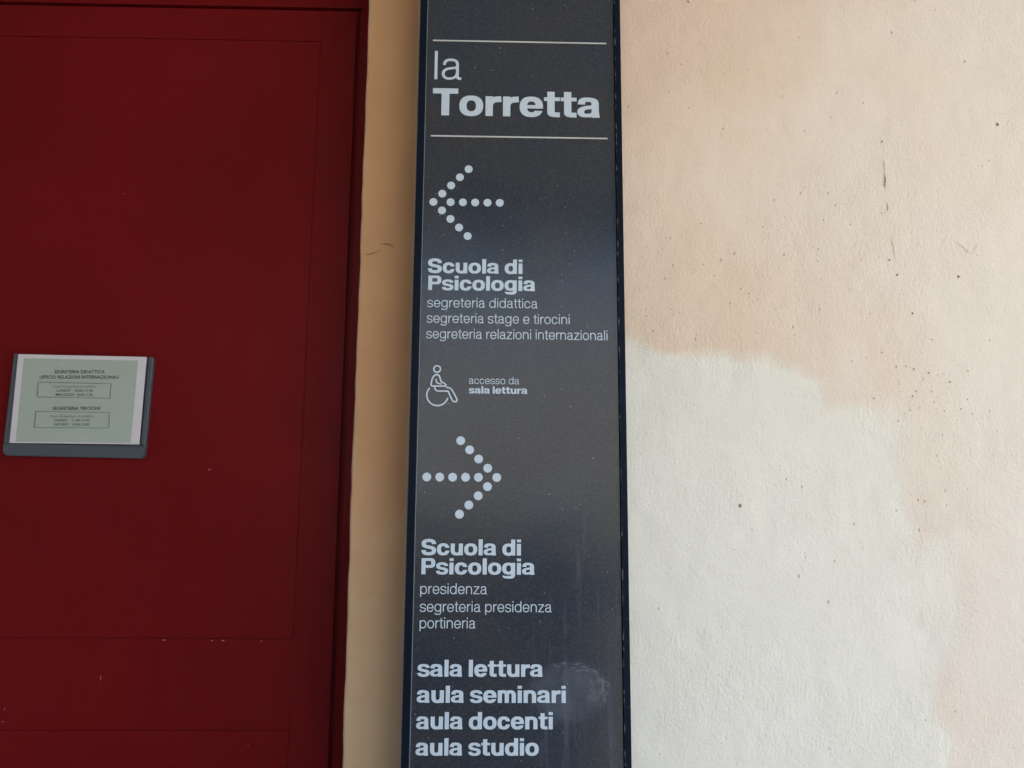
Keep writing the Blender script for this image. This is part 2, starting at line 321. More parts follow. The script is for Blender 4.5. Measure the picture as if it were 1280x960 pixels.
# lettering: outlines drawn for this scene, in thousandths of an em
GLYPHS = {'heavy': {'o': [640,[[[88,67],[56,108],[44,132],[33,160],[22,216],[20,284],[27,340],[44,392],[70,436],[104,472],[148,501],[204,522],[268,533],[344,535],[408,528],[464,513],[512,489],[552,457],[584,416],[596,392],[607,364],[618,308],[620,240],[613,184],[596,132],[570,88],[536,52],[492,23],[436,2],[372,-9],[296,-11],[232,-4],[176,11],[128,35]],[[240,144],[260,129],[280,120],[304,116],[336,116],[360,120],[380,129],[400,144],[413,160],[426,184],[434,212],[437,244],[437,284],[434,312],[426,340],[416,360],[400,380],[380,395],[360,404],[336,408],[304,408],[280,404],[260,395],[240,380],[227,364],[214,340],[206,312],[203,280],[203,240],[206,212],[214,184],[224,164]]]],
'c': [606,[[[88,64],[68,87],[52,112],[39,140],[30,168],[24,200],[21,232],[20,280],[23,316],[35,372],[46,400],[59,424],[76,447],[96,468],[116,484],[140,500],[168,513],[200,523],[236,531],[272,534],[324,535],[364,532],[400,526],[436,516],[464,504],[491,488],[516,468],[535,448],[553,424],[568,396],[578,368],[586,336],[580,333],[404,333],[400,336],[384,370],[364,392],[336,406],[304,409],[272,404],[256,397],[244,388],[224,364],[209,328],[203,280],[205,220],[214,180],[232,148],[252,129],[272,120],[296,115],[324,116],[352,125],[376,143],[392,168],[404,200],[584,202],[588,200],[578,156],[568,128],[553,100],[536,77],[516,56],[496,40],[471,24],[444,11],[416,2],[352,-9],[264,-10],[228,-5],[196,2],[164,13],[136,27],[110,44]]]],
'e': [626,[[[90,64],[69,88],[51,116],[38,144],[28,176],[22,212],[20,248],[21,296],[25,332],[33,364],[43,392],[58,420],[75,444],[96,466],[119,484],[144,500],[172,513],[216,526],[264,533],[328,535],[384,531],[428,522],[468,508],[504,489],[536,464],[555,444],[572,420],[587,392],[597,364],[605,332],[609,300],[608,220],[488,219],[212,219],[205,216],[216,179],[235,148],[260,127],[292,117],[328,115],[356,121],[380,134],[404,157],[596,156],[574,108],[544,68],[504,35],[456,11],[412,-2],[364,-9],[296,-11],[240,-6],[196,3],[156,18],[120,39]],[[206,308],[424,307],[415,344],[395,376],[372,396],[344,406],[304,409],[272,402],[248,389],[229,368],[214,340]]]],
'n': [636,[[[44,0],[40,4],[40,520],[44,524],[216,524],[240,530],[280,534],[368,533],[408,528],[448,517],[480,503],[512,484],[539,460],[561,432],[578,400],[588,368],[596,312],[596,128],[596,4],[592,0],[412,0],[410,4],[410,304],[404,344],[396,364],[388,378],[376,390],[364,399],[348,405],[332,408],[292,406],[268,396],[250,380],[236,356],[228,328],[226,296],[226,4],[224,0]]]],
'u': [636,[[[101,60],[77,88],[61,116],[50,148],[42,184],[40,224],[40,520],[44,524],[224,524],[226,520],[227,204],[232,179],[242,156],[256,137],[272,125],[300,116],[340,117],[368,128],[388,146],[402,172],[408,200],[410,308],[410,520],[412,524],[592,524],[596,520],[596,4],[592,0],[420,0],[384,-7],[336,-11],[252,-7],[208,1],[168,15],[132,35]]]],
'm': [886,[[[44,0],[40,4],[40,520],[44,524],[216,524],[220,530],[244,533],[320,534],[352,531],[384,524],[412,514],[444,498],[480,516],[520,528],[568,534],[624,534],[664,530],[700,522],[734,508],[764,489],[792,464],[815,432],[831,396],[842,356],[846,304],[846,4],[844,0],[664,0],[660,4],[660,64],[660,304],[655,348],[644,380],[628,400],[608,408],[584,408],[568,400],[554,384],[544,361],[538,332],[536,300],[536,4],[532,0],[352,0],[350,4],[350,304],[347,340],[338,372],[324,394],[304,407],[280,409],[260,401],[247,388],[236,366],[229,336],[226,300],[226,4],[224,0]]]],
'r': [442,[[[44,0],[40,4],[40,520],[44,524],[224,524],[228,503],[272,514],[312,521],[420,530],[428,531],[432,528],[444,384],[440,381],[324,371],[284,361],[266,352],[252,340],[240,324],[231,304],[226,284],[226,4],[224,0]]]],
't': [424,[[[124,48],[103,76],[94,108],[94,424],[92,428],[12,428],[10,432],[10,520],[12,524],[92,524],[94,528],[94,672],[100,674],[276,674],[280,672],[280,524],[328,524],[412,524],[414,520],[414,432],[412,428],[280,428],[280,128],[284,125],[308,123],[408,122],[410,120],[410,0],[408,-4],[316,-3],[268,-1],[224,5],[192,12],[168,20],[144,33]]]],
'l': [266,[[[44,0],[40,4],[40,716],[44,718],[224,718],[226,716],[226,4],[224,0]]]],
'i': [266,[[[44,0],[40,4],[40,520],[44,524],[224,524],[226,520],[226,4],[224,0]],[[40,600],[40,716],[44,718],[224,718],[226,716],[226,600],[224,598],[44,598]]]],
'd': [650,[[[89,64],[60,100],[40,140],[27,184],[20,236],[21,300],[29,352],[47,400],[72,441],[100,470],[132,494],[168,512],[212,526],[260,533],[320,535],[368,532],[424,524],[424,716],[428,718],[604,718],[610,716],[610,4],[608,0],[420,1],[384,-6],[344,-10],[292,-11],[248,-8],[200,1],[159,16],[120,38]],[[240,141],[260,126],[280,118],[304,115],[332,116],[352,122],[371,132],[388,148],[399,164],[410,188],[417,216],[420,248],[419,292],[414,320],[407,344],[396,366],[381,384],[364,397],[340,406],[316,409],[288,407],[268,402],[251,392],[236,379],[223,360],[212,336],[205,308],[202,276],[203,236],[207,208],[215,180],[225,160]]]],
'p': [650,[[[40,-188],[40,520],[44,524],[228,523],[268,531],[316,535],[364,535],[404,532],[452,522],[496,506],[533,484],[565,456],[593,420],[612,380],[625,332],[630,280],[628,220],[620,168],[601,120],[576,80],[548,52],[516,29],[480,11],[436,-2],[384,-10],[324,-11],[272,-7],[228,1],[226,-4],[226,-188],[224,-190],[44,-190]],[[268,141],[288,126],[308,118],[332,115],[360,116],[380,122],[399,132],[416,148],[427,164],[438,188],[445,216],[448,248],[447,292],[442,320],[435,344],[424,366],[409,384],[392,397],[368,406],[344,409],[316,407],[296,402],[279,392],[264,379],[251,360],[240,336],[233,308],[230,276],[231,236],[235,208],[243,180],[253,160]]]],
'g': [650,[[[63,-116],[48,-96],[40,-76],[38,-52],[44,-36],[244,-72],[247,-56],[252,-49],[300,-52],[408,-52],[414,-48],[419,-32],[424,16],[348,6],[264,7],[204,16],[148,36],[112,58],[80,87],[55,120],[38,156],[29,184],[24,212],[20,284],[26,344],[43,396],[69,440],[104,476],[149,504],[204,524],[256,533],[312,535],[368,533],[420,523],[608,524],[610,520],[610,20],[608,-20],[602,-56],[593,-84],[582,-104],[569,-120],[547,-140],[527,-152],[504,-162],[480,-169],[444,-176],[392,-179],[292,-178],[196,-170],[152,-162],[120,-151],[89,-136]],[[240,153],[256,140],[276,132],[300,127],[328,128],[348,132],[368,141],[384,154],[398,172],[409,196],[416,224],[420,256],[419,296],[415,324],[408,348],[396,371],[381,388],[364,401],[344,409],[320,413],[292,412],[272,407],[252,397],[237,384],[224,367],[213,344],[206,316],[202,284],[203,244],[207,216],[214,192],[224,172]]]],
'a': [614,[[[41,60],[25,80],[14,104],[8,132],[7,156],[9,176],[17,200],[29,220],[48,240],[68,255],[92,269],[120,282],[168,297],[232,310],[364,325],[369,328],[367,376],[364,392],[357,408],[348,415],[316,420],[248,422],[220,420],[209,396],[202,348],[196,344],[20,354],[18,356],[21,384],[27,416],[38,444],[57,472],[78,492],[108,510],[140,522],[176,530],[224,534],[296,534],[360,529],[404,522],[448,509],[477,496],[501,480],[524,456],[541,424],[548,400],[551,376],[554,124],[560,116],[572,4],[568,0],[372,0],[368,4],[368,16],[364,18],[268,8],[212,7],[168,9],[124,17],[92,27],[64,42]],[[195,104],[200,100],[212,99],[284,102],[324,108],[348,118],[361,132],[369,152],[369,228],[368,232],[365,232],[260,218],[224,208],[202,196],[194,188],[186,176],[182,156],[185,124]]]],
's': [580,[[[58,52],[40,73],[25,104],[17,140],[16,148],[20,151],[184,160],[187,156],[192,128],[199,116],[204,112],[236,104],[292,101],[344,104],[378,112],[391,124],[395,136],[397,152],[393,176],[388,182],[380,186],[148,232],[100,250],[76,264],[60,276],[42,296],[31,316],[23,340],[20,372],[23,404],[31,428],[47,456],[65,476],[104,501],[156,521],[212,531],[296,535],[364,531],[428,519],[456,509],[484,496],[520,471],[541,448],[554,424],[562,400],[564,380],[400,365],[395,372],[388,397],[383,404],[372,412],[356,417],[332,421],[276,423],[232,419],[207,412],[196,400],[191,372],[195,348],[204,339],[440,291],[488,274],[512,260],[528,247],[548,224],[560,201],[566,180],[568,152],[565,120],[557,96],[544,73],[524,51],[505,36],[480,22],[431,4],[372,-7],[292,-11],[216,-8],[148,5],[97,24],[72,40]]]],
'S': [712,[[[76,71],[52,102],[35,136],[23,188],[20,220],[24,222],[212,229],[220,180],[227,164],[237,152],[252,144],[272,139],[336,133],[420,137],[444,141],[468,149],[480,156],[490,168],[496,184],[498,208],[497,228],[492,244],[485,252],[476,257],[444,266],[356,283],[180,323],[124,345],[93,364],[74,380],[51,408],[38,432],[28,468],[24,508],[28,552],[37,584],[50,612],[72,641],[97,664],[120,679],[152,696],[188,708],[260,723],[356,729],[440,724],[480,718],[519,708],[576,684],[607,664],[630,644],[659,608],[675,576],[686,536],[690,504],[688,503],[504,490],[498,492],[496,496],[494,520],[487,540],[480,552],[468,564],[452,572],[428,579],[396,583],[360,585],[292,581],[264,576],[243,568],[232,560],[224,548],[220,532],[217,508],[223,476],[228,468],[240,461],[272,451],[536,395],[568,383],[600,368],[624,352],[643,336],[666,308],[681,276],[689,248],[692,208],[688,168],[679,136],[663,104],[642,76],[616,53],[596,40],[560,22],[524,9],[452,-5],[356,-11],[264,-6],[224,-1],[184,9],[156,19],[124,34],[103,48]]]],
'P': [686,[[[44,0],[40,4],[40,716],[44,718],[488,717],[524,711],[558,700],[588,684],[612,664],[634,636],[652,600],[662,564],[666,520],[665,464],[657,420],[643,384],[620,350],[597,328],[572,312],[540,298],[508,291],[460,287],[228,287],[226,284],[226,4],[224,0]],[[227,412],[452,411],[460,415],[468,426],[473,440],[480,484],[478,540],[474,564],[468,580],[460,591],[452,594],[228,594],[226,592]]]],
'T': [668,[[[236,0],[235,576],[232,580],[16,580],[14,584],[14,716],[16,718],[432,718],[652,718],[654,716],[654,584],[652,580],[436,580],[433,576],[432,0]]]],
'z': [540,[[[24,0],[20,4],[20,104],[292,420],[28,420],[26,424],[26,520],[28,524],[512,524],[516,520],[516,516],[516,420],[244,104],[516,104],[520,100],[520,4],[516,0]]]],
' ': [226,[]]},
'light': {'o': [560,[[[115,52],[85,88],[62,132],[48,180],[41,236],[42,300],[51,356],[69,404],[97,448],[128,480],[168,507],[212,523],[260,530],[316,529],[364,518],[408,498],[445,468],[475,432],[498,388],[512,340],[519,284],[518,220],[509,164],[491,116],[463,72],[432,40],[392,13],[348,-3],[300,-10],[244,-9],[196,2],[152,22]],[[164,94],[192,72],[224,57],[260,50],[300,50],[332,56],[364,70],[392,91],[414,116],[434,152],[447,192],[453,236],[453,284],[448,324],[436,364],[419,396],[396,426],[368,448],[336,463],[300,470],[260,470],[228,464],[196,450],[168,429],[146,404],[126,368],[113,328],[107,284],[107,236],[112,196],[124,156],[141,124]]]],
'c': [524,[[[114,48],[96,69],[80,92],[57,144],[43,204],[40,276],[47,340],[64,396],[76,421],[92,446],[108,466],[128,485],[152,502],[176,514],[200,523],[228,529],[260,531],[292,530],[320,526],[348,517],[372,506],[396,491],[416,474],[436,452],[452,428],[464,404],[475,376],[483,348],[480,346],[416,346],[399,388],[376,422],[348,447],[316,463],[284,470],[248,470],[220,465],[192,452],[160,426],[133,388],[116,340],[107,288],[108,224],[119,168],[128,143],[140,120],[168,86],[199,64],[232,52],[272,49],[308,54],[344,70],[376,98],[400,135],[416,178],[480,179],[484,176],[475,144],[464,116],[449,88],[432,64],[414,44],[392,26],[368,12],[344,1],[316,-6],[284,-11],[248,-11],[216,-6],[188,1],[160,14],[136,29]]]],
'e': [550,[[[114,52],[96,72],[80,96],[56,148],[43,204],[40,272],[46,332],[62,388],[88,437],[104,458],[124,478],[161,504],[204,522],[252,530],[304,530],[352,521],[392,504],[428,480],[458,448],[485,404],[504,352],[513,296],[513,232],[508,229],[316,229],[108,228],[117,176],[126,152],[138,128],[152,107],[168,90],[185,76],[204,65],[224,57],[248,51],[296,50],[320,54],[340,60],[360,70],[380,84],[408,115],[421,136],[432,161],[436,164],[500,164],[502,160],[495,140],[476,99],[455,68],[428,40],[393,16],[355,0],[312,-9],[264,-11],[220,-6],[180,7],[144,27]],[[107,284],[444,283],[446,288],[444,312],[433,356],[416,392],[396,420],[376,439],[357,452],[336,461],[312,468],[284,471],[256,470],[228,465],[205,456],[184,444],[165,428],[148,408],[136,389],[124,364],[116,340]]]],
'n': [558,[[[64,0],[62,4],[62,516],[64,520],[128,520],[130,516],[130,484],[132,478],[168,504],[212,523],[260,530],[312,529],[344,523],[376,512],[404,496],[428,476],[452,448],[469,420],[482,388],[491,352],[496,300],[496,104],[496,4],[492,0],[432,0],[428,4],[428,308],[423,344],[413,380],[400,405],[384,427],[365,444],[344,457],[320,466],[296,470],[264,470],[240,467],[204,452],[175,428],[152,395],[136,352],[130,300],[130,4],[128,0]]]],
'u': [558,[[[128,46],[106,72],[87,104],[73,140],[65,180],[62,224],[62,516],[64,520],[128,520],[130,516],[132,196],[137,164],[147,136],[160,111],[179,88],[208,66],[244,52],[288,49],[324,55],[356,69],[384,93],[405,124],[420,160],[425,188],[428,216],[428,516],[432,520],[492,520],[496,516],[496,4],[492,0],[432,0],[428,4],[428,44],[392,17],[348,-2],[300,-10],[248,-9],[216,-4],[183,8],[155,24]]]],
'm': [832,[[[64,0],[62,4],[62,516],[64,520],[128,520],[132,485],[168,511],[208,526],[256,531],[304,526],[336,515],[368,495],[393,472],[416,439],[436,468],[460,492],[488,511],[516,523],[552,530],[592,531],[624,526],[656,515],[676,504],[696,489],[728,452],[752,405],[766,352],[770,300],[770,4],[768,0],[704,0],[702,4],[702,216],[702,308],[697,348],[685,392],[664,428],[648,445],[632,457],[616,464],[596,470],[572,471],[552,469],[532,463],[516,454],[492,433],[475,408],[462,376],[453,340],[450,296],[450,4],[448,0],[384,0],[382,4],[382,308],[377,348],[368,383],[357,408],[344,428],[328,445],[308,459],[288,467],[268,471],[244,471],[220,466],[192,451],[165,424],[147,392],[135,352],[130,300],[130,4],[128,0]]]],
'r': [332,[[[64,0],[62,4],[62,516],[64,520],[128,520],[130,516],[130,460],[132,456],[160,480],[192,498],[224,511],[268,521],[304,525],[323,524],[324,464],[268,458],[224,444],[204,432],[184,416],[159,384],[147,360],[138,332],[131,280],[130,4],[128,0]]]],
't': [292,[[[133,28],[116,52],[110,68],[106,88],[106,468],[100,470],[16,470],[14,472],[14,516],[16,520],[104,520],[106,524],[106,668],[108,670],[168,670],[174,668],[174,556],[174,524],[176,520],[276,520],[278,516],[278,472],[276,470],[180,470],[174,468],[176,84],[184,68],[196,62],[224,57],[272,56],[274,52],[274,0],[272,-4],[244,-4],[188,1],[156,12]]]],
'l': [192,[[[64,0],[62,4],[62,712],[64,716],[128,716],[130,712],[130,4],[128,0]]]],
'i': [192,[[[64,0],[62,4],[62,516],[64,520],[128,520],[130,516],[130,4],[128,0]],[[64,624],[62,628],[62,712],[64,716],[128,716],[130,712],[130,628],[128,624]]]],
'd': [576,[[[116,51],[89,84],[67,124],[52,168],[44,216],[42,276],[47,328],[59,376],[79,420],[108,461],[128,480],[148,495],[192,517],[244,529],[304,530],[356,520],[380,510],[404,497],[424,482],[444,463],[446,468],[446,712],[448,716],[488,716],[512,716],[514,712],[514,4],[512,0],[448,0],[446,4],[446,52],[444,57],[411,28],[372,6],[332,-6],[284,-11],[236,-8],[192,3],[152,22]],[[167,92],[192,72],[224,57],[260,50],[300,50],[332,57],[362,72],[388,93],[410,120],[428,156],[440,196],[445,240],[444,288],[438,332],[427,368],[410,400],[388,427],[360,449],[328,464],[296,470],[256,470],[224,463],[192,448],[167,428],[144,400],[126,364],[114,324],[109,280],[110,232],[116,188],[127,152],[144,120]]]],
'p': [576,[[[64,-190],[62,-188],[62,516],[64,520],[128,520],[130,516],[130,468],[132,463],[152,482],[176,499],[200,512],[224,521],[252,527],[280,531],[316,531],[344,528],[380,519],[416,503],[444,483],[472,456],[497,420],[515,380],[527,336],[533,288],[533,228],[527,180],[512,132],[492,92],[460,51],[421,20],[376,0],[328,-10],[268,-10],[216,2],[171,24],[132,57],[130,52],[130,-188],[128,-190]],[[188,93],[216,71],[248,56],[280,50],[320,50],[352,57],[384,72],[409,92],[432,120],[450,156],[462,196],[467,240],[466,288],[460,332],[449,368],[432,400],[409,428],[384,448],[352,463],[316,470],[276,470],[244,463],[214,448],[188,427],[166,400],[148,364],[136,324],[131,280],[132,232],[138,188],[149,152],[166,120]]]],
'g': [576,[[[80,-151],[64,-132],[55,-112],[49,-80],[49,-68],[52,-65],[116,-67],[119,-92],[128,-108],[145,-120],[176,-129],[232,-135],[328,-136],[364,-134],[392,-128],[415,-112],[430,-88],[441,-48],[445,-4],[446,68],[444,71],[404,38],[360,17],[312,7],[256,6],[208,13],[164,30],[124,58],[92,93],[68,134],[52,180],[43,232],[43,292],[49,344],[62,388],[82,428],[109,464],[136,488],[168,508],[200,520],[236,528],[300,530],[352,521],[376,512],[400,500],[423,484],[444,465],[446,468],[446,516],[448,520],[512,520],[514,516],[513,-8],[505,-72],[498,-96],[486,-124],[476,-140],[456,-161],[432,-177],[412,-185],[384,-192],[344,-196],[200,-193],[160,-188],[124,-178],[100,-166]],[[164,108],[192,85],[224,71],[256,64],[296,64],[328,70],[360,84],[386,104],[407,128],[425,160],[438,200],[444,240],[445,288],[440,329],[429,368],[412,401],[390,428],[364,449],[332,465],[300,472],[260,472],[228,467],[196,453],[168,432],[147,408],[128,374],[116,336],[109,292],[109,244],[115,204],[125,168],[142,136]]]],
'a': [530,[[[80,40],[64,59],[51,84],[43,108],[40,140],[42,168],[48,192],[59,216],[84,248],[104,264],[124,276],[168,294],[232,308],[348,323],[368,328],[370,332],[368,396],[363,416],[356,431],[344,445],[328,455],[308,462],[288,466],[224,467],[200,464],[180,458],[159,444],[145,424],[135,396],[129,360],[64,366],[64,380],[69,412],[77,436],[88,458],[113,488],[132,502],[151,512],[184,522],[220,527],[272,528],[312,523],[340,516],[372,502],[392,487],[413,464],[424,444],[431,424],[438,384],[438,104],[441,68],[444,57],[448,54],[492,54],[495,52],[498,-4],[496,-6],[456,-7],[420,0],[404,8],[394,16],[376,43],[340,19],[296,2],[248,-6],[188,-7],[156,-1],[124,10],[100,24]],[[132,76],[148,64],[168,55],[188,50],[212,48],[240,49],[276,56],[304,67],[325,80],[340,95],[349,108],[359,128],[365,148],[370,180],[370,268],[368,269],[264,256],[208,246],[172,234],[140,215],[126,200],[115,180],[110,160],[108,140],[109,124],[114,104],[122,88]]]],
's': [488,[[[77,36],[56,64],[44,92],[37,136],[36,148],[40,151],[96,153],[98,152],[102,120],[108,100],[117,84],[128,72],[144,63],[168,55],[224,49],[260,49],[296,53],[324,59],[348,69],[368,82],[383,100],[391,120],[393,140],[391,160],[385,176],[375,188],[360,198],[328,209],[136,257],[104,270],[73,292],[60,308],[51,324],[43,348],[41,368],[40,392],[44,416],[52,439],[64,460],[88,485],[124,508],[164,522],[216,530],[280,530],[332,523],[376,507],[409,484],[429,460],[443,432],[451,404],[454,376],[452,374],[392,371],[387,404],[379,424],[364,443],[344,456],[304,467],[244,471],[208,469],[180,464],[152,454],[134,444],[117,428],[108,412],[104,396],[103,372],[107,352],[113,340],[124,329],[140,320],[168,310],[356,264],[392,249],[420,230],[435,212],[445,196],[453,172],[455,152],[456,128],[452,104],[443,80],[431,60],[404,33],[368,11],[328,-2],[276,-10],[208,-10],[156,-4],[132,3],[110,12]]]],
'S': [640,[[[97,52],[75,80],[57,116],[44,172],[40,224],[108,227],[111,224],[113,184],[121,148],[130,124],[148,97],[164,84],[192,70],[228,61],[268,56],[336,55],[384,60],[428,70],[460,83],[491,104],[512,128],[526,160],[529,192],[526,220],[515,248],[496,268],[476,280],[432,296],[348,315],[284,335],[172,362],[128,380],[104,395],[89,408],[69,432],[60,448],[48,484],[45,508],[45,540],[49,572],[60,602],[76,630],[94,652],[116,671],[160,697],[212,715],[280,726],[364,726],[432,717],[464,708],[492,696],[520,678],[536,664],[560,635],[583,588],[594,544],[598,500],[596,496],[528,493],[521,548],[511,580],[492,611],[468,632],[448,642],[416,653],[388,658],[348,661],[288,660],[244,654],[204,643],[172,627],[144,605],[125,576],[116,548],[115,512],[121,484],[131,464],[148,447],[172,433],[212,419],[292,401],[356,381],[468,355],[512,337],[552,310],[568,293],[584,268],[592,248],[599,212],[599,176],[594,144],[583,112],[568,87],[535,52],[512,35],[483,20],[432,2],[360,-10],[268,-10],[196,-1],[164,9],[136,22],[120,32]]]],
'P': [612,[[[64,0],[62,4],[62,712],[64,716],[372,716],[412,714],[445,708],[476,697],[504,682],[528,662],[549,636],[566,604],[576,570],[581,532],[581,476],[577,436],[565,396],[548,364],[528,340],[500,318],[468,302],[432,292],[380,287],[132,286],[130,284],[130,4],[128,0]],[[130,348],[384,347],[424,355],[444,365],[460,375],[481,396],[499,424],[509,456],[514,488],[513,528],[506,560],[492,591],[473,616],[456,630],[436,642],[416,650],[392,655],[132,656],[130,652]]]],
'T': [588,[[[260,0],[258,4],[258,652],[256,656],[16,656],[14,660],[14,712],[16,716],[328,716],[572,716],[574,712],[574,660],[572,656],[332,656],[330,652],[330,4],[328,0]]]],
'z': [500,[[[44,0],[40,4],[42,56],[368,464],[364,466],[48,466],[46,468],[46,516],[48,520],[452,520],[456,516],[456,512],[454,464],[128,56],[132,54],[456,54],[460,52],[460,4],[456,0]]]],
' ': [250,[]]}}
_cache = {}
def glyph_mesh(weight, ch):
    k = (weight, ch)
    if k not in _cache:
        cu = bpy.data.curves.new('outline', 'CURVE'); cu.dimensions = '2D'; cu.fill_mode = 'BOTH'; cu.extrude = 0.5
        for loop in GLYPHS[weight][ch][1]:
            s = cu.splines.new('POLY'); s.points.add(len(loop)-1); s.use_cyclic_u = True
            for p, (a, b) in zip(s.points, loop): p.co = (a, b, 0, 1)
        o = bpy.data.objects.new('outline', cu); C.objects.link(o)
        me = bpy.data.meshes.new_from_object(o.evaluated_get(bpy.context.evaluated_depsgraph_get()))
        v = [tuple(q.co) for q in me.vertices]; f = [tuple(p.vertices) for p in me.polygons]
        bpy.data.objects.remove(o); bpy.data.curves.remove(cu); bpy.data.meshes.remove(me)
        _cache[k] = (v, f)
    return _cache[k]
def lettering(name, text, weight, x0, x1, z, cap, y, thick, mat, parent):
    pen, items, lo, hi = 0, [], None, 0
    for ch in text:
        adv, loops = GLYPHS[weight][ch]
        if loops:
            xx = [p[0] for L in loops for p in L]
            if lo is None: lo = pen+min(xx)
            hi = pen+max(xx); items.append((ch, pen))
        pen += adv
    sx = (x1-x0)/(hi-lo); sz = cap/716; V, F = [], []
    for i, (ch, p) in enumerate(items):
        v, f = glyph_mesh(weight, ch); b = len(V)
        yy = y-(0.00003 if i % 2 else 0)          # touching letters never share a plane
        V += [(x0+(p+a-lo)*sx, yy-thick*(c+0.5), z+q*sz) for a, q, c in v]
        F += [tuple(b+k for k in t) for t in f]
    me = bpy.data.meshes.new(name); me.from_pydata(V, [], F); me.update()
    bm = bmesh.new(); bm.from_mesh(me); bmesh.ops.recalc_face_normals(bm, faces=bm.faces[:]); bm.to_mesh(me); bm.free()
    return link(name, me, mat, parent)
def small_print(name, text, bold, xc, x_width, z, height, y, mat, parent, xf):
    """lines of the notice, set with the built-in face; xf maps sheet coordinates to the world"""
    cu = bpy.data.curves.new('print', 'FONT'); cu.body = text; cu.size = 1; cu.resolution_u = 2; cu.fill_mode = 'FRONT' if hasattr(cu, 'fill_mode') else 'BOTH'
    cu.offset = bold
    o = bpy.data.objects.new('print', cu); C.objects.link(o)
    me = bpy.data.meshes.new_from_object(o.evaluated_get(bpy.context.evaluated_depsgraph_get()))
    bpy.data.objects.remove(o); bpy.data.curves.remove(cu)
    xs = [v.co.x for v in me.vertices]; w0, w1 = min(xs), max(xs)
    for v in me.vertices:
        v.co = Vector(xf(xc+((v.co.x-w0)/(w1-w0)-0.5)*x_width, z+v.co.y/0.7*height, y))
    return link(name, me, mat, parent)

# ------------------------------------------------------------------ setting
WY = 0.08                                  # wall face; the sign front is y = 0
g = bpy.data.meshes.new('ground'); g.from_pydata([(-150, -150, 0), (150, -150, 0), (150, 150, 0), (-150, 150, 0)], [], [(0, 1, 2, 3)])
struct(link('ground', g, 'ground'))
struct(boxes('added_ceiling', [(-2.6, 3.2, -2.6, WY-0.002, 3.22, 3.45)], 'added_ceiling', bev=0))  # unseen portico roof, added to hold back light from above
struct(boxes('added_side_wall', [(-2.6, -2.35, -2.6, WY-0.002, 0.0, 3.218)], 'added_ceiling', bev=0))  # unseen end wall, added to cut light from the left
struct(boxes('added_parapet_wall', [(-2.35, -0.95, -2.85, -2.602, 0.0, 3.45), (-0.949, 0.60, -2.85, -2.602, 0.0, 1.52), (-0.949, 3.2, -2.85, -2.602, 2.88, 3.45)], 'added_parapet', bev=0))  # unseen pier, low wall and beam, added to shape light and panel reflections
struct(boxes('wall_opposite', [(-14, 12, -13.5, -13.0, 0.0, 5.2)], 'facade', bev=0))

# plaster wall: a dense sheet round the camera's view, coarse masonry beyond it
PATCH = [(0.1629, 1.8714), (0.1854, 1.8717), (0.2355, 1.8534), (0.307, 1.846), (0.3773, 1.8441), (0.4174, 1.8472), (0.4631, 1.8275), (0.5019, 1.8038), (0.5035, 1.76), (0.5714, 1.7646), (0.6091, 1.753), (0.6352, 1.7269), (0.623, 1.6643), (0.6272, 1.6116), (0.6392, 1.5583), (0.6453, 1.5356), (0.6738, 1.5521), (0.7078, 1.5548), (0.694, 1.3962), (0.6584, 1.3465), (0.6499, 1.2822), (0.6761, 1.248), (0.6587, 1.0245), (0.1516, 1.0262)]
def vnoise(x, z, seed):
    def h(i, j): 
        s = np.sin(i*127.1+j*311.7+seed*74.7)*43758.5453; return s-np.floor(s)
    i, j = np.floor(x), np.floor(z); u, v = x-i, z-j; u, v = u*u*(3-2*u), v*v*(3-2*v)
    return (h(i, j)*(1-u)+h(i+1, j)*u)*(1-v)+(h(i, j+1)*(1-u)+h(i+1, j+1)*u)*v-0.5
def poly_sd(px, pz, P):
    d = np.full(px.shape, 1e9); ins = np.zeros(px.shape, bool)
    for (ax, az), (bx, bz) in zip(P, P[1:]+P[:1]):
        vx, vz = bx-ax, bz-az; t = np.clip(((px-ax)*vx+(pz-az)*vz)/(vx*vx+vz*vz), 0, 1)
        d = np.minimum(d, np.hypot(px-ax-t*vx, pz-az-t*vz))
        c = (az > pz) != (bz > pz)
        with np.errstate(divide='ignore', invalid='ignore'):
            ins ^= c & (px < (bx-ax)*(pz-az)/(bz-az)+ax)
    return np.where(ins, -d, d)
AX = -0.2642                               # arris of the door opening
